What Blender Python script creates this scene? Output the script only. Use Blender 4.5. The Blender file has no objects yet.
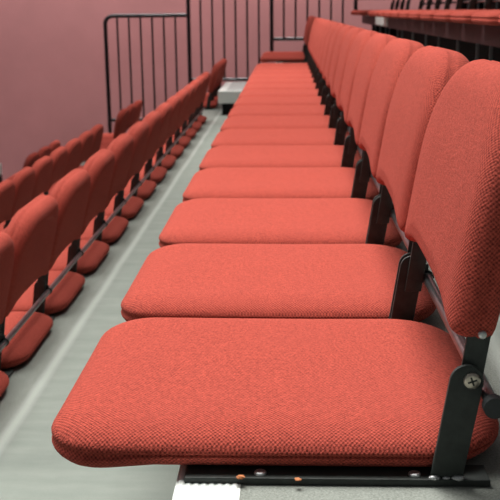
import bpy, bmesh, math, random
from mathutils import Vector, Matrix
random.seed(7)
C = bpy.context.scene.collection
EYE = 2.525                       # eye height above the hall floor (all "rel" heights are measured from the eye)
PITCH, TREAD, RISE = 0.517, 1.05, 0.490
DECK0 = -0.545                    # rel height of the central tier
def zt(n): return EYE + DECK0 + RISE * n - (0.011 if n == 1 else 0.0)

# ------------------------------------------------------------------ camera, world, lamps, exposure
F = 950.0; VPX, VPY = 288.0, 10.0
a = Vector(((VPX - 250) / F, -(VPY - 250) / F, -1.0)).normalized()
up = Vector((0, 1, 0)); up = (up - a * a.dot(up)).normalized()
xr = a.cross(up)
cam_d = bpy.data.cameras.new('camera'); cam = bpy.data.objects.new('camera', cam_d); C.objects.link(cam)
cam_d.sensor_width = 36.0; cam_d.lens = F / 500 * 36.0; cam_d.clip_start = 0.02
M = Matrix((xr, a, up)).to_4x4(); M.translation = Vector((0, 0, EYE)); cam.matrix_world = M
cam_d.dof.use_dof = True; cam_d.dof.focus_distance = 1.35; cam_d.dof.aperture_fstop = 15
bpy.context.scene.camera = cam

w = bpy.data.worlds.new('world'); bpy.context.scene.world = w; w.use_nodes = True
w.node_tree.nodes['Background'].inputs[0].default_value = (0.95, 0.97, 1.0, 1)
w.node_tree.nodes['Background'].inputs[1].default_value = 0.16

def area(name, loc, target, sx, sy, power, col=(1, 1, 1), spread=180):
    l = bpy.data.lights.new(name, 'AREA'); l.shape = 'RECTANGLE'; l.size = sx; l.size_y = sy
    l.energy = power; l.color = col; l.spread = math.radians(spread)
    o = bpy.data.objects.new(name, l); C.objects.link(o); o.location = loc
    o.rotation_euler = (Vector(target) - Vector(loc)).to_track_quat('-Z', 'Y').to_euler()
    return o
WARM = (1.0, 0.99, 0.95); K_LAMP = 0.77
for loc, tgt, sx, sy, spread, power in (((-5.0, 6.6, 6.8), (-0.2, 5.4, 2.0), 2.5, 5.5, 80, 140), ((-0.45, 6.6, 6.8), (-0.3, 5.4, 2.0), 2.5, 5.5, 70, 158),
                                        ((-0.5, 3.2, 6.8), (-0.3, 1.0, 2.0), 2.5, 2.5, 75, 158), ((-5.0, 3.4, 6.8), (-0.2, 0.6, 2.0), 2.5, 3.0, 80, 78),
                                        ((-0.45, 9.3, 6.8), (-0.3, 8.2, 2.0), 2.5, 1.5, 55, 44), ((-4.2, 9.0, 6.8), (-0.2, 7.8, 2.0), 2.5, 1.5, 60, 24)):
    area('house_lights', loc, tgt, sx, sy, power * K_LAMP, WARM, spread)
area('wall_fill', (-1.8, 12.0, 6.75), (-1.8, 12.75, 4.0), 8.0, 0.25, 240, (1.0, 0.97, 0.95), 110)  # unseen fill lamp, added to brighten the back wall and far block
area('wall_graze_fill', (-1.8, 12.45, 6.75), (-1.8, 12.72, 1.0), 9.0, 0.12, 240, (1.0, 0.97, 0.95), 26)  # second added fill, grazes the back wall to lift it

vs = bpy.context.scene.view_settings
vs.view_transform = 'Standard'; vs.look = 'None'; vs.gamma = 1.0; vs.use_curve_mapping = False
vs.exposure = -0.42

# ------------------------------------------------------------------ materials
def principled(name):
    m = bpy.data.materials.new(name); m.use_nodes = True
    nt = m.node_tree; return m, nt, nt.nodes['Principled BSDF']
def math_node(nt, op, a, b=None, c=None, clamp=False):
    n = nt.nodes.new('ShaderNodeMath'); n.operation = op; n.use_clamp = clamp
    for i, v in enumerate((a, b, c)):
        if v is None: continue
        if isinstance(v, (int, float)): n.inputs[i].default_value = v
        else: nt.links.new(v, n.inputs[i])
    return n.outputs[0]
def mix(nt, fac, c1, c2, mode='MIX'):
    n = nt.nodes.new('ShaderNodeMix'); n.data_type = 'RGBA'; n.blend_type = mode
    for i, v in ((0, fac), (6, c1), (7, c2)):
        if isinstance(v, (int, float)): n.inputs[i].default_value = v
        elif isinstance(v, tuple): n.inputs[i].default_value = (*v, 1)
        else: nt.links.new(v, n.inputs[i])
    return n.outputs[2]
def noise(nt, vec, scale, detail=2, rough=0.5):
    n = nt.nodes.new('ShaderNodeTexNoise'); n.inputs['Scale'].default_value = scale
    n.inputs['Detail'].default_value = detail; n.inputs['Roughness'].default_value = rough
    if vec is not None: nt.links.new(vec, n.inputs['Vector'])
    return n.outputs[0]
def coords(nt, kind='Object'):
    return nt.nodes.new('ShaderNodeTexCoord').outputs[kind]
def remap(nt, v, a, b, c=0.0, d=1.0):
    n = nt.nodes.new('ShaderNodeMapRange'); nt.links.new(v, n.inputs[0])
    for i, q in enumerate((a, b, c, d)): n.inputs[1 + i].default_value = q
    return n.outputs[0]
def bump(nt, bsdf, h, strength, dist):
    b = nt.nodes.new('ShaderNodeBump'); b.inputs['Strength'].default_value = strength
    b.inputs['Distance'].default_value = dist; nt.links.new(h, b.inputs['Height'])
    nt.links.new(b.outputs[0], bsdf.inputs['Normal'])

def fabric():
    m, nt, b = principled('red_woven_wool')
    uv = nt.nodes.new('ShaderNodeUVMap'); uv.uv_map = 'UVMap'
    s = nt.nodes.new('ShaderNodeSeparateXYZ'); nt.links.new(uv.outputs[0], s.inputs[0])
    p = math.pi / 0.0027
    u = math_node(nt, 'MULTIPLY', s.outputs[0], p); v = math_node(nt, 'MULTIPLY', s.outputs[1], p)
    weave = math_node(nt, 'MULTIPLY', math_node(nt, 'SINE', u), math_node(nt, 'SINE', v))
    oc = coords(nt)
    fleck = noise(nt, oc, 260, 3, 0.75)
    blotch = noise(nt, oc, 9, 3, 0.55)
    wv = remap(nt, weave, -0.75, 0.55)
    f = math_node(nt, 'ADD', math_node(nt, 'MULTIPLY', wv, 0.55), math_node(nt, 'MULTIPLY', remap(nt, fleck, 0.36, 0.64), 0.45), clamp=True)
    col = mix(nt, f, FAB_DARK, FAB_RED)
    col = mix(nt, math_node(nt, 'MULTIPLY', remap(nt, blotch, 0.35, 0.72), 0.36), col, (0.36, 0.066, 0.050))
    nt.links.new(col, b.inputs['Base Color'])
    b.inputs['Roughness'].default_value = 0.95
    b.inputs['Specular IOR Level'].default_value = 0.06
    b.inputs['Sheen Weight'].default_value = 0.06; b.inputs['Sheen Roughness'].default_value = 0.45
    b.inputs['Sheen Tint'].default_value = (1.0, 0.52, 0.45, 1)
    bump(nt, b, f, 0.8, 0.0014)
    return m
FAB_RED = (0.62, 0.108, 0.074); FAB_DARK = (0.085, 0.016, 0.014)
M_FAB = fabric()

def plain(name, col, rough=0.5, metal=0.0, spec=0.5, nscale=0, namt=0.0, bscale=0, bst=0.0, bd=0.001):
    m, nt, b = principled(name)
    b.inputs['Roughness'].default_value = rough; b.inputs['Metallic'].default_value = metal
    b.inputs['Specular IOR Level'].default_value = spec
    b.inputs['Base Color'].default_value = (*col, 1)
    oc = coords(nt)
    if nscale:
        n = remap(nt, noise(nt, oc, nscale, 4, 0.6), 0.3, 0.7, 1 - namt, 1 + namt)
        v = nt.nodes.new('ShaderNodeVectorMath'); v.operation = 'SCALE'
        v.inputs[0].default_value = col; nt.links.new(n, v.inputs['Scale'])
        nt.links.new(v.outputs[0], b.inputs['Base Color'])
    if bscale: bump(nt, b, noise(nt, oc, bscale, 3, 0.6), bst, bd)
    return m
M_BLACK = plain('black_powder_coated_steel', (0.030, 0.036, 0.033), 0.55, 0.0, 0.35, 60, 0.25, 900, 0.15, 0.0005)
M_TUBE = plain('dark_grey_tube_steel', (0.20, 0.21, 0.215), 0.30, 0.8, 0.5, 40, 0.2)
M_CAP = plain('black_plastic', (0.018, 0.022, 0.024), 0.55, 0.0, 0.4, 60, 0.2)
M_SCREW = plain('nickel_screw', (0.50, 0.45, 0.38), 0.32, 0.9, 0.5, 300, 0.2)
M_WELD = plain('bare_weld', (0.55, 0.56, 0.56), 0.40, 0.8, 0.5, 300, 0.3, 500, 0.5, 0.001)
M_NOSE = plain('white_ribbed_plastic', (0.78, 0.82, 0.78), 0.5, 0.0, 0.4, 12, 0.05)
M_FASCIA = plain('dark_maroon_painted_board', (0.060, 0.022, 0.024), 0.6, 0.0, 0.3, 6, 0.25)
M_VOID = plain('void_shade_and_black_base', (0.010, 0.010, 0.011), 0.85, 0.0, 0.2, 8, 0.3)  # black for the void's painted-in shade and for the step base
M_STRUT = plain('grey_steel_strut', (0.16, 0.17, 0.18), 0.5, 0.3, 0.4, 30, 0.2)
M_RAIL = plain('black_painted_guard_rail', (0.012, 0.014, 0.017), 0.40, 0.0, 0.5, 20, 0.2)
M_CRUMB = plain('dry_orange_crumb', (0.55, 0.20, 0.08), 0.8, 0.0, 0.3, 300, 0.3)
M_WALL = plain('mauve_painted_wall', (0.47, 0.205, 0.205), 0.8, 0.0, 0.2, 1.2, 0.08, 25, 0.03, 0.002)
M_HALL = plain('dark_hall_floor', (0.10, 0.09, 0.09), 0.6, 0.0, 0.4, 3, 0.2)
M_STEP_TOP = plain('grey_step_tread', (0.42, 0.45, 0.43), 0.7, 0.0, 0.3, 60, 0.15)

def deck_material():
    m, nt, b = principled('grey_tier_carpet')
    oc = coords(nt)
    s = nt.nodes.new('ShaderNodeSeparateXYZ'); nt.links.new(oc, s.inputs[0])
    mp = nt.nodes.new('ShaderNodeMapping'); mp.inputs['Scale'].default_value = (1.0, 0.35, 1.0)
    nt.links.new(oc, mp.inputs[0])
    fine = noise(nt, oc, 330, 3, 0.7); mid = noise(nt, mp.outputs[0], 22, 4, 0.65); big = noise(nt, mp.outputs[0], 4, 3, 0.5)
    col = mix(nt, remap(nt, fine, 0.3, 0.7), (0.13, 0.139, 0.122), (0.30, 0.32, 0.285))
    col = mix(nt, math_node(nt, 'MULTIPLY', remap(nt, mid, 0.35, 0.7), 0.35), col, (0.32, 0.342, 0.31))
    # pale line along the walkway (local x measured from the nosing)
    wob = math_node(nt, 'MULTIPLY_ADD', math_node(nt, 'SUBTRACT', big, 0.5), 0.02, s.outputs[0])
    smooth = remap(nt, wob, 0.47, 0.50)
    streak = nt.nodes.new('ShaderNodeMapping'); streak.inputs['Scale'].default_value = (0.25, 1.0, 1.0); nt.links.new(oc, streak.inputs[0])
    sm = mix(nt, remap(nt, noise(nt, streak.outputs[0], 16, 4, 0.6), 0.35, 0.7), (0.21, 0.236, 0.21), (0.265, 0.292, 0.258))
    col = mix(nt, math_node(nt, 'MULTIPLY', smooth, 0.75), col, sm)
    d = math_node(nt, 'ABSOLUTE', math_node(nt, 'SUBTRACT', wob, 0.475))
    line = remap(nt, d, 0.022, 0.004)
    col = mix(nt, math_node(nt, 'MULTIPLY', line, 0.5), col, (0.50, 0.53, 0.49))
    nt.links.new(col, b.inputs['Base Color']); b.inputs['Roughness'].default_value = 0.9
    b.inputs['Specular IOR Level'].default_value = 0.2
    bump(nt, b, fine, 0.5, 0.002)
    return m
M_DECK = deck_material()

# ------------------------------------------------------------------ helpers
def box_uv(me):
    uv = me.uv_layers.new(name='UVMap')
    for p in me.polygons:
        n = p.normal; ax = max(range(3), key=lambda i: abs(n[i]))
        for li in p.loop_indices:
            c = me.vertices[me.loops[li].vertex_index].co
            uv.data[li].uv = (c.y, c.z) if ax == 0 else (c.x, c.z) if ax == 1 else (c.x, c.y)
def obj(name, bm, mat, parent=None, smooth=False, loc=None, angle=None):
    bmesh.ops.recalc_face_normals(bm, faces=bm.faces)
    me = bpy.data.meshes.new(name); bm.to_mesh(me); bm.free()
    if smooth:
        for p in me.polygons: p.use_smooth = True
        if angle is not None: me.set_sharp_from_angle(angle=math.radians(angle))
    box_uv(me); me.materials.append(mat)
    o = bpy.data.objects.new(name, me); C.objects.link(o)
    if parent: o.parent = parent
    if loc: o.location = loc
    return o
def tag(o, label=None, cat=None, group=None, kind=None):
    for k, v in (('label', label), ('category', cat), ('group', group), ('kind', kind)):
        if v: o[k] = v
    return o
def empty(name, loc, label=None, cat=None, group=None):
    o = bpy.data.objects.new(name, None); C.objects.link(o); o.location = loc; o.empty_display_size = 0.1
    return tag(o, label, cat, group)
def add_box(bm, lo, hi, bev=0.0):
    r = bmesh.ops.create_cube(bm, size=1.0); vs_ = r['verts']
    for v in vs_:
        v.co = Vector([lo[i] + (v.co[i] + 0.5) * (hi[i] - lo[i]) for i in range(3)])
    if bev:
        es = list({e for v in vs_ for e in v.link_edges})
        bmesh.ops.bevel(bm, geom=es, offset=bev, segments=2, profile=0.5, affect='EDGES')
def add_tube(bm, pts, r, seg=12, caps=True):
    pts = [Vector(p) for p in pts]; rings = []
    t0 = (pts[1] - pts[0]).normalized()
    n = t0.orthogonal().normalized()
    for i, p in enumerate(pts):
        t = (pts[min(i + 1, len(pts) - 1)] - pts[max(i - 1, 0)]).normalized()
        n = (n - t * n.dot(t)).normalized(); b = t.cross(n)
        rings.append([bm.verts.new(p + (n * math.cos(q) + b * math.sin(q)) * r) for q in (2 * math.pi * j / seg for j in range(seg))])
    for r0, r1 in zip(rings, rings[1:]):
        for j in range(seg): bm.faces.new((r0[j], r0[(j + 1) % seg], r1[(j + 1) % seg], r1[j]))
    if caps: bm.faces.new(rings[0][::-1]); bm.faces.new(rings[-1])
def rrect(hx0, hx1, hy0, hy1, rads, n=9):
    """rounded rectangle outline, ccw from the (+,+) corner; rads = radii of (++, -+, --, +-)"""
    out = []
    cs = ((hx1, hy1, 1, 1, 0), (-hx0, hy1, -1, 1, 90), (-hx0, -hy0, -1, -1, 180), (hx1, -hy0, 1, -1, 270))
    for (x, y, sx, sy, a0), r in zip(cs, rads):
        for j in range(n + 1):
            t = math.radians(a0 + 90 * j / n)
            out.append((x - sx * r + r * math.cos(t), y - sy * r + r * math.sin(t)))
    return out
def cushion(bm, ext, rads, profile, crown, put, low=1.0):
    """loft rounded-rectangle rings: profile = list of (inset, height); put maps (x, y, h) to a point"""
    rings = []
    for d, h in profile:
        o = rrect(ext[0] - d, ext[1] - d, ext[2] - d * low, ext[3] - d, [max(r - d, 0.012) for r in rads])
        o2 = []
        # subdivide the straight edges
        n = len(o) // 4
        for i, p in enumerate(o):
            o2.append(p)
            if i % n == n - 1:
                q = o[(i + 1) % len(o)]
                for s in range(1, 7): o2.append((p[0] + (q[0] - p[0]) * s / 7, p[1] + (q[1] - p[1]) * s / 7))
        rings.append([bm.verts.new(put(x, y, h + crown(x, y, h))) for x, y in o2])
    for r0, r1 in zip(rings, rings[1:]):
        k = len(r0)
        for j in range(k): bm.faces.new((r0[j], r0[(j + 1) % k], r1[(j + 1) % k], r1[j]))
    bm.faces.new(rings[0][::-1]); bm.faces.new(rings[-1])

# ------------------------------------------------------------------ setting: walls, hall floor, tiers
def struct(name, bm, m, loc=None, parent=None):
    o = obj(name, bm, m, parent, loc=loc)
    return o if parent else tag(o, kind='structure')
bm = bmesh.new(); add_box(bm, (-7.0, -1.5, -0.2), (4.2, 13.2, 0.0)); struct('floor', bm, M_HALL)
bm = bmesh.new(); add_box(bm, (-7.0, 12.75, 0.0), (4.2, 12.95, 6.9)); struct('wall_back', bm, M_WALL)

Y0, Y1 = -0.6, 12.15
def tier(n):
    x0 = -0.135 + TREAD * n; z = zt(n)
    L = TREAD + 0.10
    bm = bmesh.new(); add_box(bm, (0.078, Y0, -0.09), (L, Y1, 0.0))
    d = struct('floor_tier', bm, M_DECK, (x0, 0, z))
    bm = bmesh.new()                                  # ribbed white nosing: a strip with lengthwise ribs and a lip
    prof = [(0.002, -0.007), (0.002, 0.001)]
    for i in range(8):
        x = 0.004 + i * 0.0092
        prof += [(x, 0.001), (x + 0.0025, 0.0022), (x + 0.0055, 0.0022), (x + 0.008, 0.001)]
    prof += [(0.079, 0.001), (0.079, -0.007)]
    va = [bm.verts.new((x, Y0, h)) for x, h in prof]; vb = [bm.verts.new((x, Y1, h)) for x, h in prof]
    for i in range(len(prof)):
        j = (i + 1) % len(prof); bm.faces.new((va[i], va[j], vb[j], vb[i]))
    bm.faces.new(va); bm.faces.new(vb)
    struct('nosing', bm, M_NOSE, None, d)
    bm = bmesh.new(); add_box(bm, (0.0, Y0, -0.10), (0.0775, Y1, -0.0075)); struct('fascia', bm, M_FASCIA, None, d)
    bm = bmesh.new(); add_box(bm, (0.42, Y0, -RISE), (0.45, Y1, -0.0905)); struct('void_shade_back', bm, M_VOID, None, d)  # added black sheet standing in for the shade of the open under-deck void
    bm = bmesh.new(); add_box(bm, (0.12, Y1 - 0.06, -RISE), (0.4195, Y1 - 0.03, -0.0905)); struct('void_shade_end', bm, M_VOID, None, d)  # added black sheet, keeps the far end of the void dark
    if n in (0, 1, 2):
        y = 3.0; rs = random.Random(3)
        while y < 11.8:
            bm = bmesh.new(); add_box(bm, (0.085, y, -RISE + 0.001), (0.100, y + 0.012, -0.091))
            struct('strut', bm, M_STRUT, None, d); y += rs.choice((0.35, 0.6, 0.75))
    return d
for n in (-3, -2, -1, 0, 1, 2): tier(n)

# ------------------------------------------------------------------ the seat
LEAN = math.radians(8.5)
def seat_pad_bm():
    bm = bmesh.new()
    b = DECK0 + 0.0095; seam = b + 0.0205; top = 0.0270
    prof = [(0.15, b), (0.03, b)]
    for q in (0.02, 0.15, 0.3, 0.5, 0.75, 0.93):     # tucked underside
        prof.append((0.018 * (1 - q) ** 2.2, b + (seam - b) * q))
    prof += [(0.0006, seam - 0.0012), (0.0034, seam), (0.0006, seam + 0.0012)]
    D = 0.08
    for q in (0.006, 0.02, 0.05, 0.1, 0.17, 0.26, 0.37, 0.5, 0.64, 0.8, 1.0):
        prof.append((D * q, seam + 0.0012 + top * 0.95 * (1 - (1 - q) ** 2.4) ** 0.54))
    prof += [(0.15, seam + top * 0.985), (0.19, seam + top), (0.222, seam + top)]
    def crown(x, y, h):
        # gentle hand-made unevenness and a soft dip where one sits
        if h < seam + 0.004: return 0.0
        return 0.0012 * math.sin(9 * x + 1) * math.cos(11 * y) - 0.0022 * math.exp(-((x + 0.02) / 0.14) ** 2 - (y / 0.13) ** 2)
    cushion(bm, (0.286, 0.286, 0.244, 0.244), (0.11, 0.085, 0.085, 0.11), prof, crown,
            lambda x, y, h: Vector((x - 0.0165, y, h - (0.008 * min(1.0, max(0.0, (-0.15 - x) / 0.09)) if h < seam - 0.001 else 0.0))))
    return bm
BR_C = Vector((0.2105, 0, -0.4135))   # pivot bolt
def lean_pt(s, o):                  # point s along the leaning direction above the pivot, o across it
    return Vector((BR_C.x + s * math.sin(LEAN) + o * math.cos(LEAN), 0, BR_C.z + s * math.cos(LEAN) - o * math.sin(LEAN)))
def backrest_bm():
    bm = bmesh.new()
    H = 0.154; cz = 0.196           # half height, centre above the pivot
    T = 0.034; D = 0.052
    half = []
    for q in (0.004, 0.02, 0.05, 0.1, 0.17, 0.27, 0.4, 0.58, 0.78, 1.0):
        half.append((D * q, 0.0012 + (T - 0.003) * (1 - (1 - q) ** 2.4) ** (1 / 2.2)))
    half += [(0.085, T), (0.11, T + 0.001), (0.138, T + 0.001)]
    prof = [(d, -h) for d, h in reversed(half)] + [(0.0035, 0.0)] + half
    def crown(x, y, h):
        return 0.0015 * math.sin(8 * x) * math.cos(9 * y + 1)
    # x -> seat width (Y), y -> up the back, h -> through the thickness
    cushion(bm, (0.2535, 0.2535, H, H), (0.165, 0.165, 0.03, 0.03), prof, crown,
            lambda x, y, h: Vector((0, x, 0)) + lean_pt(cz + y + 0.026 * max(0.0, 1 - abs(x / 0.235) ** 3.5) * max(0.0, min(1.0, (0.02 - y) / 0.15)) ** 1.5, -0.003 + (h if h < 0 else h * (0.80 + 2.7 * (y + H))) + 0.06 * max(0.0, y + H) ** 2 + 1.7 * max(0.0, y + H) ** 4), 0.3)
    return bm
def flat_bar_bm(bot, top, wdt, y0, y1, round_top=True, n=12):
    """flat steel bar between two points (x, z), thickness y0..y1, rounded at the top"""
    bm = bmesh.new(); b = Vector(bot); t = Vector(top); u = (t - b).normalized(); p = Vector((u.y, -u.x)); h = wdt / 2
    pts = [b + p * h * 1.0, b - p * h * 1.0]
    pts[0].y = pts[1].y = b.y
    if round_top:
        for j in range(n + 1):
            q = math.pi * j / n; pts.append(t - p * h * math.cos(q) + u * h * math.sin(q))
    else: pts += [t - p * h, t + p * h]
    va = [bm.verts.new((q.x, y0, q.y)) for q in pts]; vb = [bm.verts.new((q.x, y1, q.y)) for q in pts]
    k = len(pts)
    fs = [bm.faces.new(va), bm.faces.new(vb)]
    for i in range(k): bm.faces.new((va[i], va[(i + 1) % k], vb[(i + 1) % k], vb[i]))
    es = {e for f in fs for e in f.edges}
    bmesh.ops.bevel(bm, geom=list(es), offset=0.0012, segments=2, profile=0.5, affect='EDGES')
    return bm
def screw_bm(c, axis, r, h, cross=True):
    """domed screw head at c, growing along axis"""
    bm = bmesh.new(); ax = Vector(axis); n = ax.orthogonal().normalized(); m = ax.cross(n)
    seg = 24; rings = []
    for rr, hh in ((r, -0.001), (r, h * 0.45), (r * 0.92, h * 0.75), (r * 0.7, h * 0.95), (r * 0.45, h), (r * 0.2, h)):
        rings.append([bm.verts.new(Vector(c) + ax * hh + (n * math.cos(2 * math.pi * j / seg) + m * math.sin(2 * math.pi * j / seg)) * rr) for j in range(seg)])
    for r0, r1 in zip(rings, rings[1:]):
        for j in range(seg): bm.faces.new((r0[j], r0[(j + 1) % seg], r1[(j + 1) % seg], r1[j]))
    bm.faces.new(rings[0][::-1]); bm.faces.new(rings[-1])
    return bm
def slot_bm(c, axis, r, h):
    bm = bmesh.new(); ax = Vector(axis)
    q = ax.to_track_quat('Z', 'Y').to_matrix().to_4x4(); q.translation = Vector(c) + ax * h
    for ang in (20, 110):
        b2 = bmesh.new(); add_box(b2, (-r * 0.55, -r * 0.11, -0.0012), (r * 0.55, r * 0.11, 0.0003))
        me = bpy.data.meshes.new('tmp'); b2.transform(q @ Matrix.Rotation(math.radians(ang), 4, 'Z')); b2.to_mesh(me); b2.free()
        bm.from_mesh(me); bpy.data.meshes.remove(me)
    return bm

BASE = DECK0                        # local z of the deck under the seat; seat empties stand on the deck
def shift(bm):
    bmesh.ops.translate(bm, verts=bm.verts, vec=(0, 0, -BASE)); return bm
def make_seat():
    t = empty('theatre_seat', (0, 0, 0))
    obj('seat_pad', shift(seat_pad_bm()), M_FAB, t, True)
    obj('backrest', shift(backrest_bm()), M_FAB, t, True)
    for s in (-1, 1):
        yo = 0.249 * s                                                # outer bracket plane
        bar = bmesh.new()
        add_box(bar, (-0.123, min(yo + 0.008 * s, yo - 0.032 * s), BASE + 0.0005), (0.237, max(yo + 0.008 * s, yo - 0.032 * s), BASE + 0.0090), 0.0012)
        bo = obj('mounting_bar', shift(bar), M_BLACK, t)
        for x in (-0.033, 0.150):
            tag(obj('bolt', shift(screw_bm((x, yo - 0.004 * s, BASE + 0.0085), (0, 0, 1), 0.0075, 0.004)), M_WELD, bo, True, angle=40), 'bare steel bolt head')
        br = obj('bracket', shift(flat_bar_bm((0.1865, BASE + 0.0080), (BR_C.x - 0.0055, BR_C.z - 0.001), 0.0385, yo - 0.003, yo + 0.003)), M_BLACK, t, True, angle=35)
        wd = bmesh.new()
        for x, r in ((0.172, 0.006), (0.200, 0.0065), (0.186, 0.004)):
            r0 = bmesh.ops.create_uvsphere(wd, u_segments=10, v_segments=6, radius=r)
            bmesh.ops.scale(wd, verts=r0['verts'], vec=(1.3, 0.7, 0.6)); bmesh.ops.translate(wd, verts=r0['verts'], vec=(x, yo + 0.004 * s, BASE + 0.0090))
        tag(obj('weld', shift(wd), M_WELD, br, True), 'bare silver weld bead')
        c = (BR_C.x, yo + 0.003 * s, BR_C.z)
        sc = obj('pivot_screw', shift(screw_bm(c, (0, s, 0), 0.0098, 0.0035)), M_SCREW, br, True, angle=40)
        tag(sc, 'nickel cross-head screw')
        # dark cross slot pressed into the screw head
        me_slot = slot_bm(c, (0, s, 0), 0.0098, 0.0035)
        sl = shift(me_slot); tmp = bpy.data.meshes.new('slot'); sl.to_mesh(tmp); sl.free()
        b3 = bmesh.new(); b3.from_mesh(sc.data); k = len(b3.faces); b3.from_mesh(tmp); b3.faces.ensure_lookup_table()
        for f in b3.faces[k:]: f.material_index = 1
        b3.to_mesh(sc.data); b3.free(); bpy.data.meshes.remove(tmp); sc.data.materials.append(M_BLACK)
        yi = yo - 0.0105 * s
        p0 = lean_pt(-0.040, 0.002); p1 = lean_pt(0.080, 0.000)
        hp = obj('hinge_plate', shift(flat_bar_bm((p0.x, p0.z), (p1.x, p1.z), 0.027, yi - 0.0025, yi + 0.0025, False)), M_BLACK, t, True, angle=35)
        q = lean_pt(0.056, 0.001)
        tag(obj('screw', shift(screw_bm((q.x, 0.2505 * s, q.z), (0, s, 0), 0.0048, 0.004)), M_WELD, hp, True, angle=40), 'small silver screw')
    return t
proto = make_seat()
def copy_tree(o, parent=None, detail=True):
    c = o.copy(); C.objects.link(c)
    if parent: c.parent = parent
    for ch in o.children:
        if not detail and ch.name.split('.')[0] in ('bolt', 'weld', 'screw', 'pivot_screw'): continue
        copy_tree(ch, c, detail)
    return c

ORD = ['first', 'second', 'third', 'fourth', 'fifth', 'sixth', 'seventh', 'eighth', 'ninth', 'tenth', 'eleventh', 'twelfth', 'thirteenth', 'fourteenth', 'fifteenth', 'sixteenth']
YC = 1.030 + 0.249                   # centre of the nearest seat
Y_FAR = 10.30                        # near bracket of the first seat beyond the aisle
used = False
def place(n, y, label, group, detail):
    global used
    o = proto if not used else copy_tree(proto, None, detail)
    used = True
    o.location = (TREAD * n, y, zt(n))
    tag(o, label, 'seat', group)
ROWS = {0: (0, 'central row', 'red seats of the central row'),
        -1: (2, 'left row shown from behind', 'red seats of the row at left'),
        -2: (9, 'second row to the left', 'red seats of the second row at left'),
        1: (4, 'raised row at upper right', 'red seats of the raised row at right')}
for n, (k0, where, group) in ROWS.items():
    for k in range(k0, 16):
        i = k - k0
        if k == 15: lab = 'red seat at the far end of the %s, beside the aisle' % where
        elif i == 0: lab = {0: 'large red folding seat nearest the camera with screw-fixed bracket in full view',
                            -1: 'red seat at left photo edge, nearest in the row seen from behind'}.get(n, 'nearest visible red seat of the %s' % where)
        else: lab = '%s red seat from the near end of the %s' % (ORD[i], where)
        place(n, YC + PITCH * k, lab, group, k < 7)
FAR = {0: 'beyond the end of the central row', -1: 'beyond the aisle past the row at left', -2: 'against the railing past the second row at left',
       -3: 'by the bare wall at far left', 1: 'beyond the end of the raised row'}
for n, where in FAR.items():
    for k in range(3):
        place(n, Y_FAR + 0.249 + PITCH * k, '%s dark red seat %s' % (('nearest', 'middle', 'furthest')[k], where), 'far block seats across the aisle', False)

# ------------------------------------------------------------------ tubes behind the rows
def seat_rail(n, y0, y1, label):
    t = empty('seat_rail', (TREAD * n + 0.2315, y0, zt(n)), label, 'rail', 'tubes along the seat rows')
    z = -0.4345 - DECK0
    bm = bmesh.new(); add_tube(bm, [(0, 0, z), (0, y1 - y0, z)], 0.0085, 16); obj('tube', bm, M_TUBE, t, True, angle=50)
    for y in (0, y1 - y0):
        s = -1 if y == 0 else 1
        bm = bmesh.new(); add_tube(bm, [(0, y - 0.001 * s, z), (0, y + 0.010 * s, z), (0, y + 0.012 * s, z)], 0.0125, 24)
        tag(obj('end_cap', bm, M_CAP, t, True, angle=40), 'round black plastic cap')
    k = 0
    return t, z
def clips(t, z, y0, ys):
    for y in ys:
        bm = bmesh.new(); add_tube(bm, [(0, y - y0 - 0.0026, z), (0, y - y0 + 0.0026, z)], 0.0118, 16)
        add_box(bm, (-0.0115, y - y0 - 0.0026, z + 0.004), (0.002, y - y0 + 0.0026, z + 0.022), 0.001)
        obj('clip', bm, M_BLACK, t, True, angle=40)
RL = {0: 'grey tube with black end cap behind the central row of seats', -1: 'dark grey tube running behind the left row of backrests',
      -2: 'dark tube hidden behind the second left row of seats', 1: 'dark tube along the raised row at upper right'}
for n, lab in RL.items():
    y0 = {0: 1.008}.get(n, YC + PITCH * ROWS[n][0] - 0.27)
    t, z = seat_rail(n, y0, YC + PITCH * 15 + 0.27, lab)
    clips(t, z, y0, [YC + PITCH * (k + 0.5) for k in range(ROWS[n][0], 15)])

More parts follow.
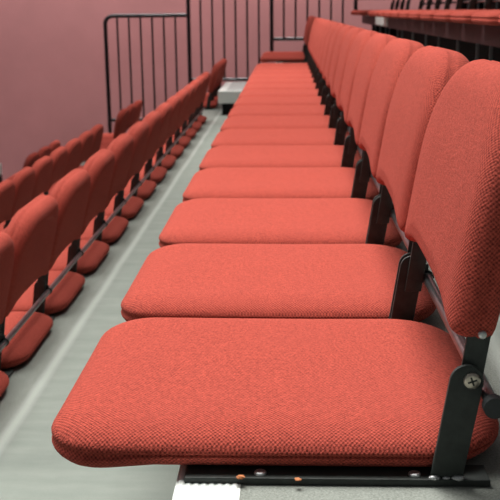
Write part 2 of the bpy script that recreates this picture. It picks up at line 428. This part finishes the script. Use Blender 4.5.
# ------------------------------------------------------------------ guard rails at the far end of the tiers
def guard(n, label):
    x0 = -0.20 + 1.025 * n; z = zt(n); yr = 11.95 + 0.06 * (n % 2)
    t = empty('guard_rail', (x0, yr, z), label, 'railing', 'guard rails across the far end')
    H, W, R = 1.475, 1.005, 0.10
    pts = [(0, 0, 0.001), (0, 0, H - R)]
    for j in range(1, 9):
        q = math.radians(90 * j / 8); pts.append((R - R * math.cos(q), 0, H - R + R * math.sin(q)))
    pts.append((W, 0, H))
    bm = bmesh.new(); add_tube(bm, pts, 0.025, 12); obj('frame', bm, M_RAIL, t, True, angle=60)
    bm = bmesh.new(); add_tube(bm, [(0.02, 0, 0.2), (W, 0, 0.2)], 0.022, 12); obj('bottom_rail', bm, M_RAIL, t, True, angle=60)
    for j in range(6):
        x = W * (j + 1) / 7 + 0.005
        bm = bmesh.new(); add_tube(bm, [(x, 0, 0.2), (x, 0, H - 0.005)], 0.0125, 8); obj('baluster', bm, M_RAIL, t, True, angle=60)
guard(-2, 'black guard rail panel with rounded top corner in front of mauve wall')
guard(-1, 'middle black guard rail panel, its top above the frame, past the left row')
guard(0, 'black guard rail panel at the end of the central row behind far seats')
guard(1, 'black guard rail panel behind the raised seats at upper right')

# ------------------------------------------------------------------ aisle steps
def aisle_step(loc, sx, sy, h, hw, label):
    t = empty('aisle_step', loc, label, 'step', 'white edged aisle steps')
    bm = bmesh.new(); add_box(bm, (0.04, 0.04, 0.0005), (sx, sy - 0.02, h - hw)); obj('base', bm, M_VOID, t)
    bm = bmesh.new(); add_box(bm, (0, 0, h - hw), (sx, sy, h), 0.006); obj('tread', bm, M_NOSE, t)
    bm = bmesh.new(); add_box(bm, (0.08, 0.08, h + 0.0002), (sx - 0.02, sy - 0.02, h + 0.004)); tag(obj('tread_mat', bm, M_STEP_TOP, t), 'grey mat')
aisle_step((-0.71, 9.70, zt(-1)), 0.57, 1.25, 0.245, 0.125, 'white topped aisle step at the end of the central row')
aisle_step((-3.745, 10.02, zt(-3)), 0.595, 0.24, 0.41, 0.12, 'small white step at left edge of photo against the wall')
bm = bmesh.new(); add_box(bm, (-0.012, 0, 0), (0.0, 1.15, 0.086), 0.003)
tag(obj('end_plate', bm, M_NOSE, None, loc=(-0.135 + TREAD - 0.0005, 9.0, zt(1) - 0.088)), 'small white plate on the edge of the raised tier at upper right', 'plate')

# ------------------------------------------------------------------ crumbs on the nearest mounting bar
for (x, y, s), lab in (((-0.056, 1.020, 0.0042), 'orange crumb lying on the black bar near white nosing'), ((0.012, 1.016, 0.0032), 'tiny orange crumb in the middle of the black bar')):
    bm = bmesh.new(); bmesh.ops.create_icosphere(bm, subdivisions=2, radius=s)
    for v in bm.verts: v.co *= 0.75 + 0.5 * random.random(); v.co.z *= 0.55; v.co.x *= 1.3
    zmin = min(v.co.z for v in bm.verts)
    tag(obj('crumb', bm, M_CRUMB, None, loc=(x, y, EYE + BASE + 0.0091 - zmin)), lab, 'crumb')
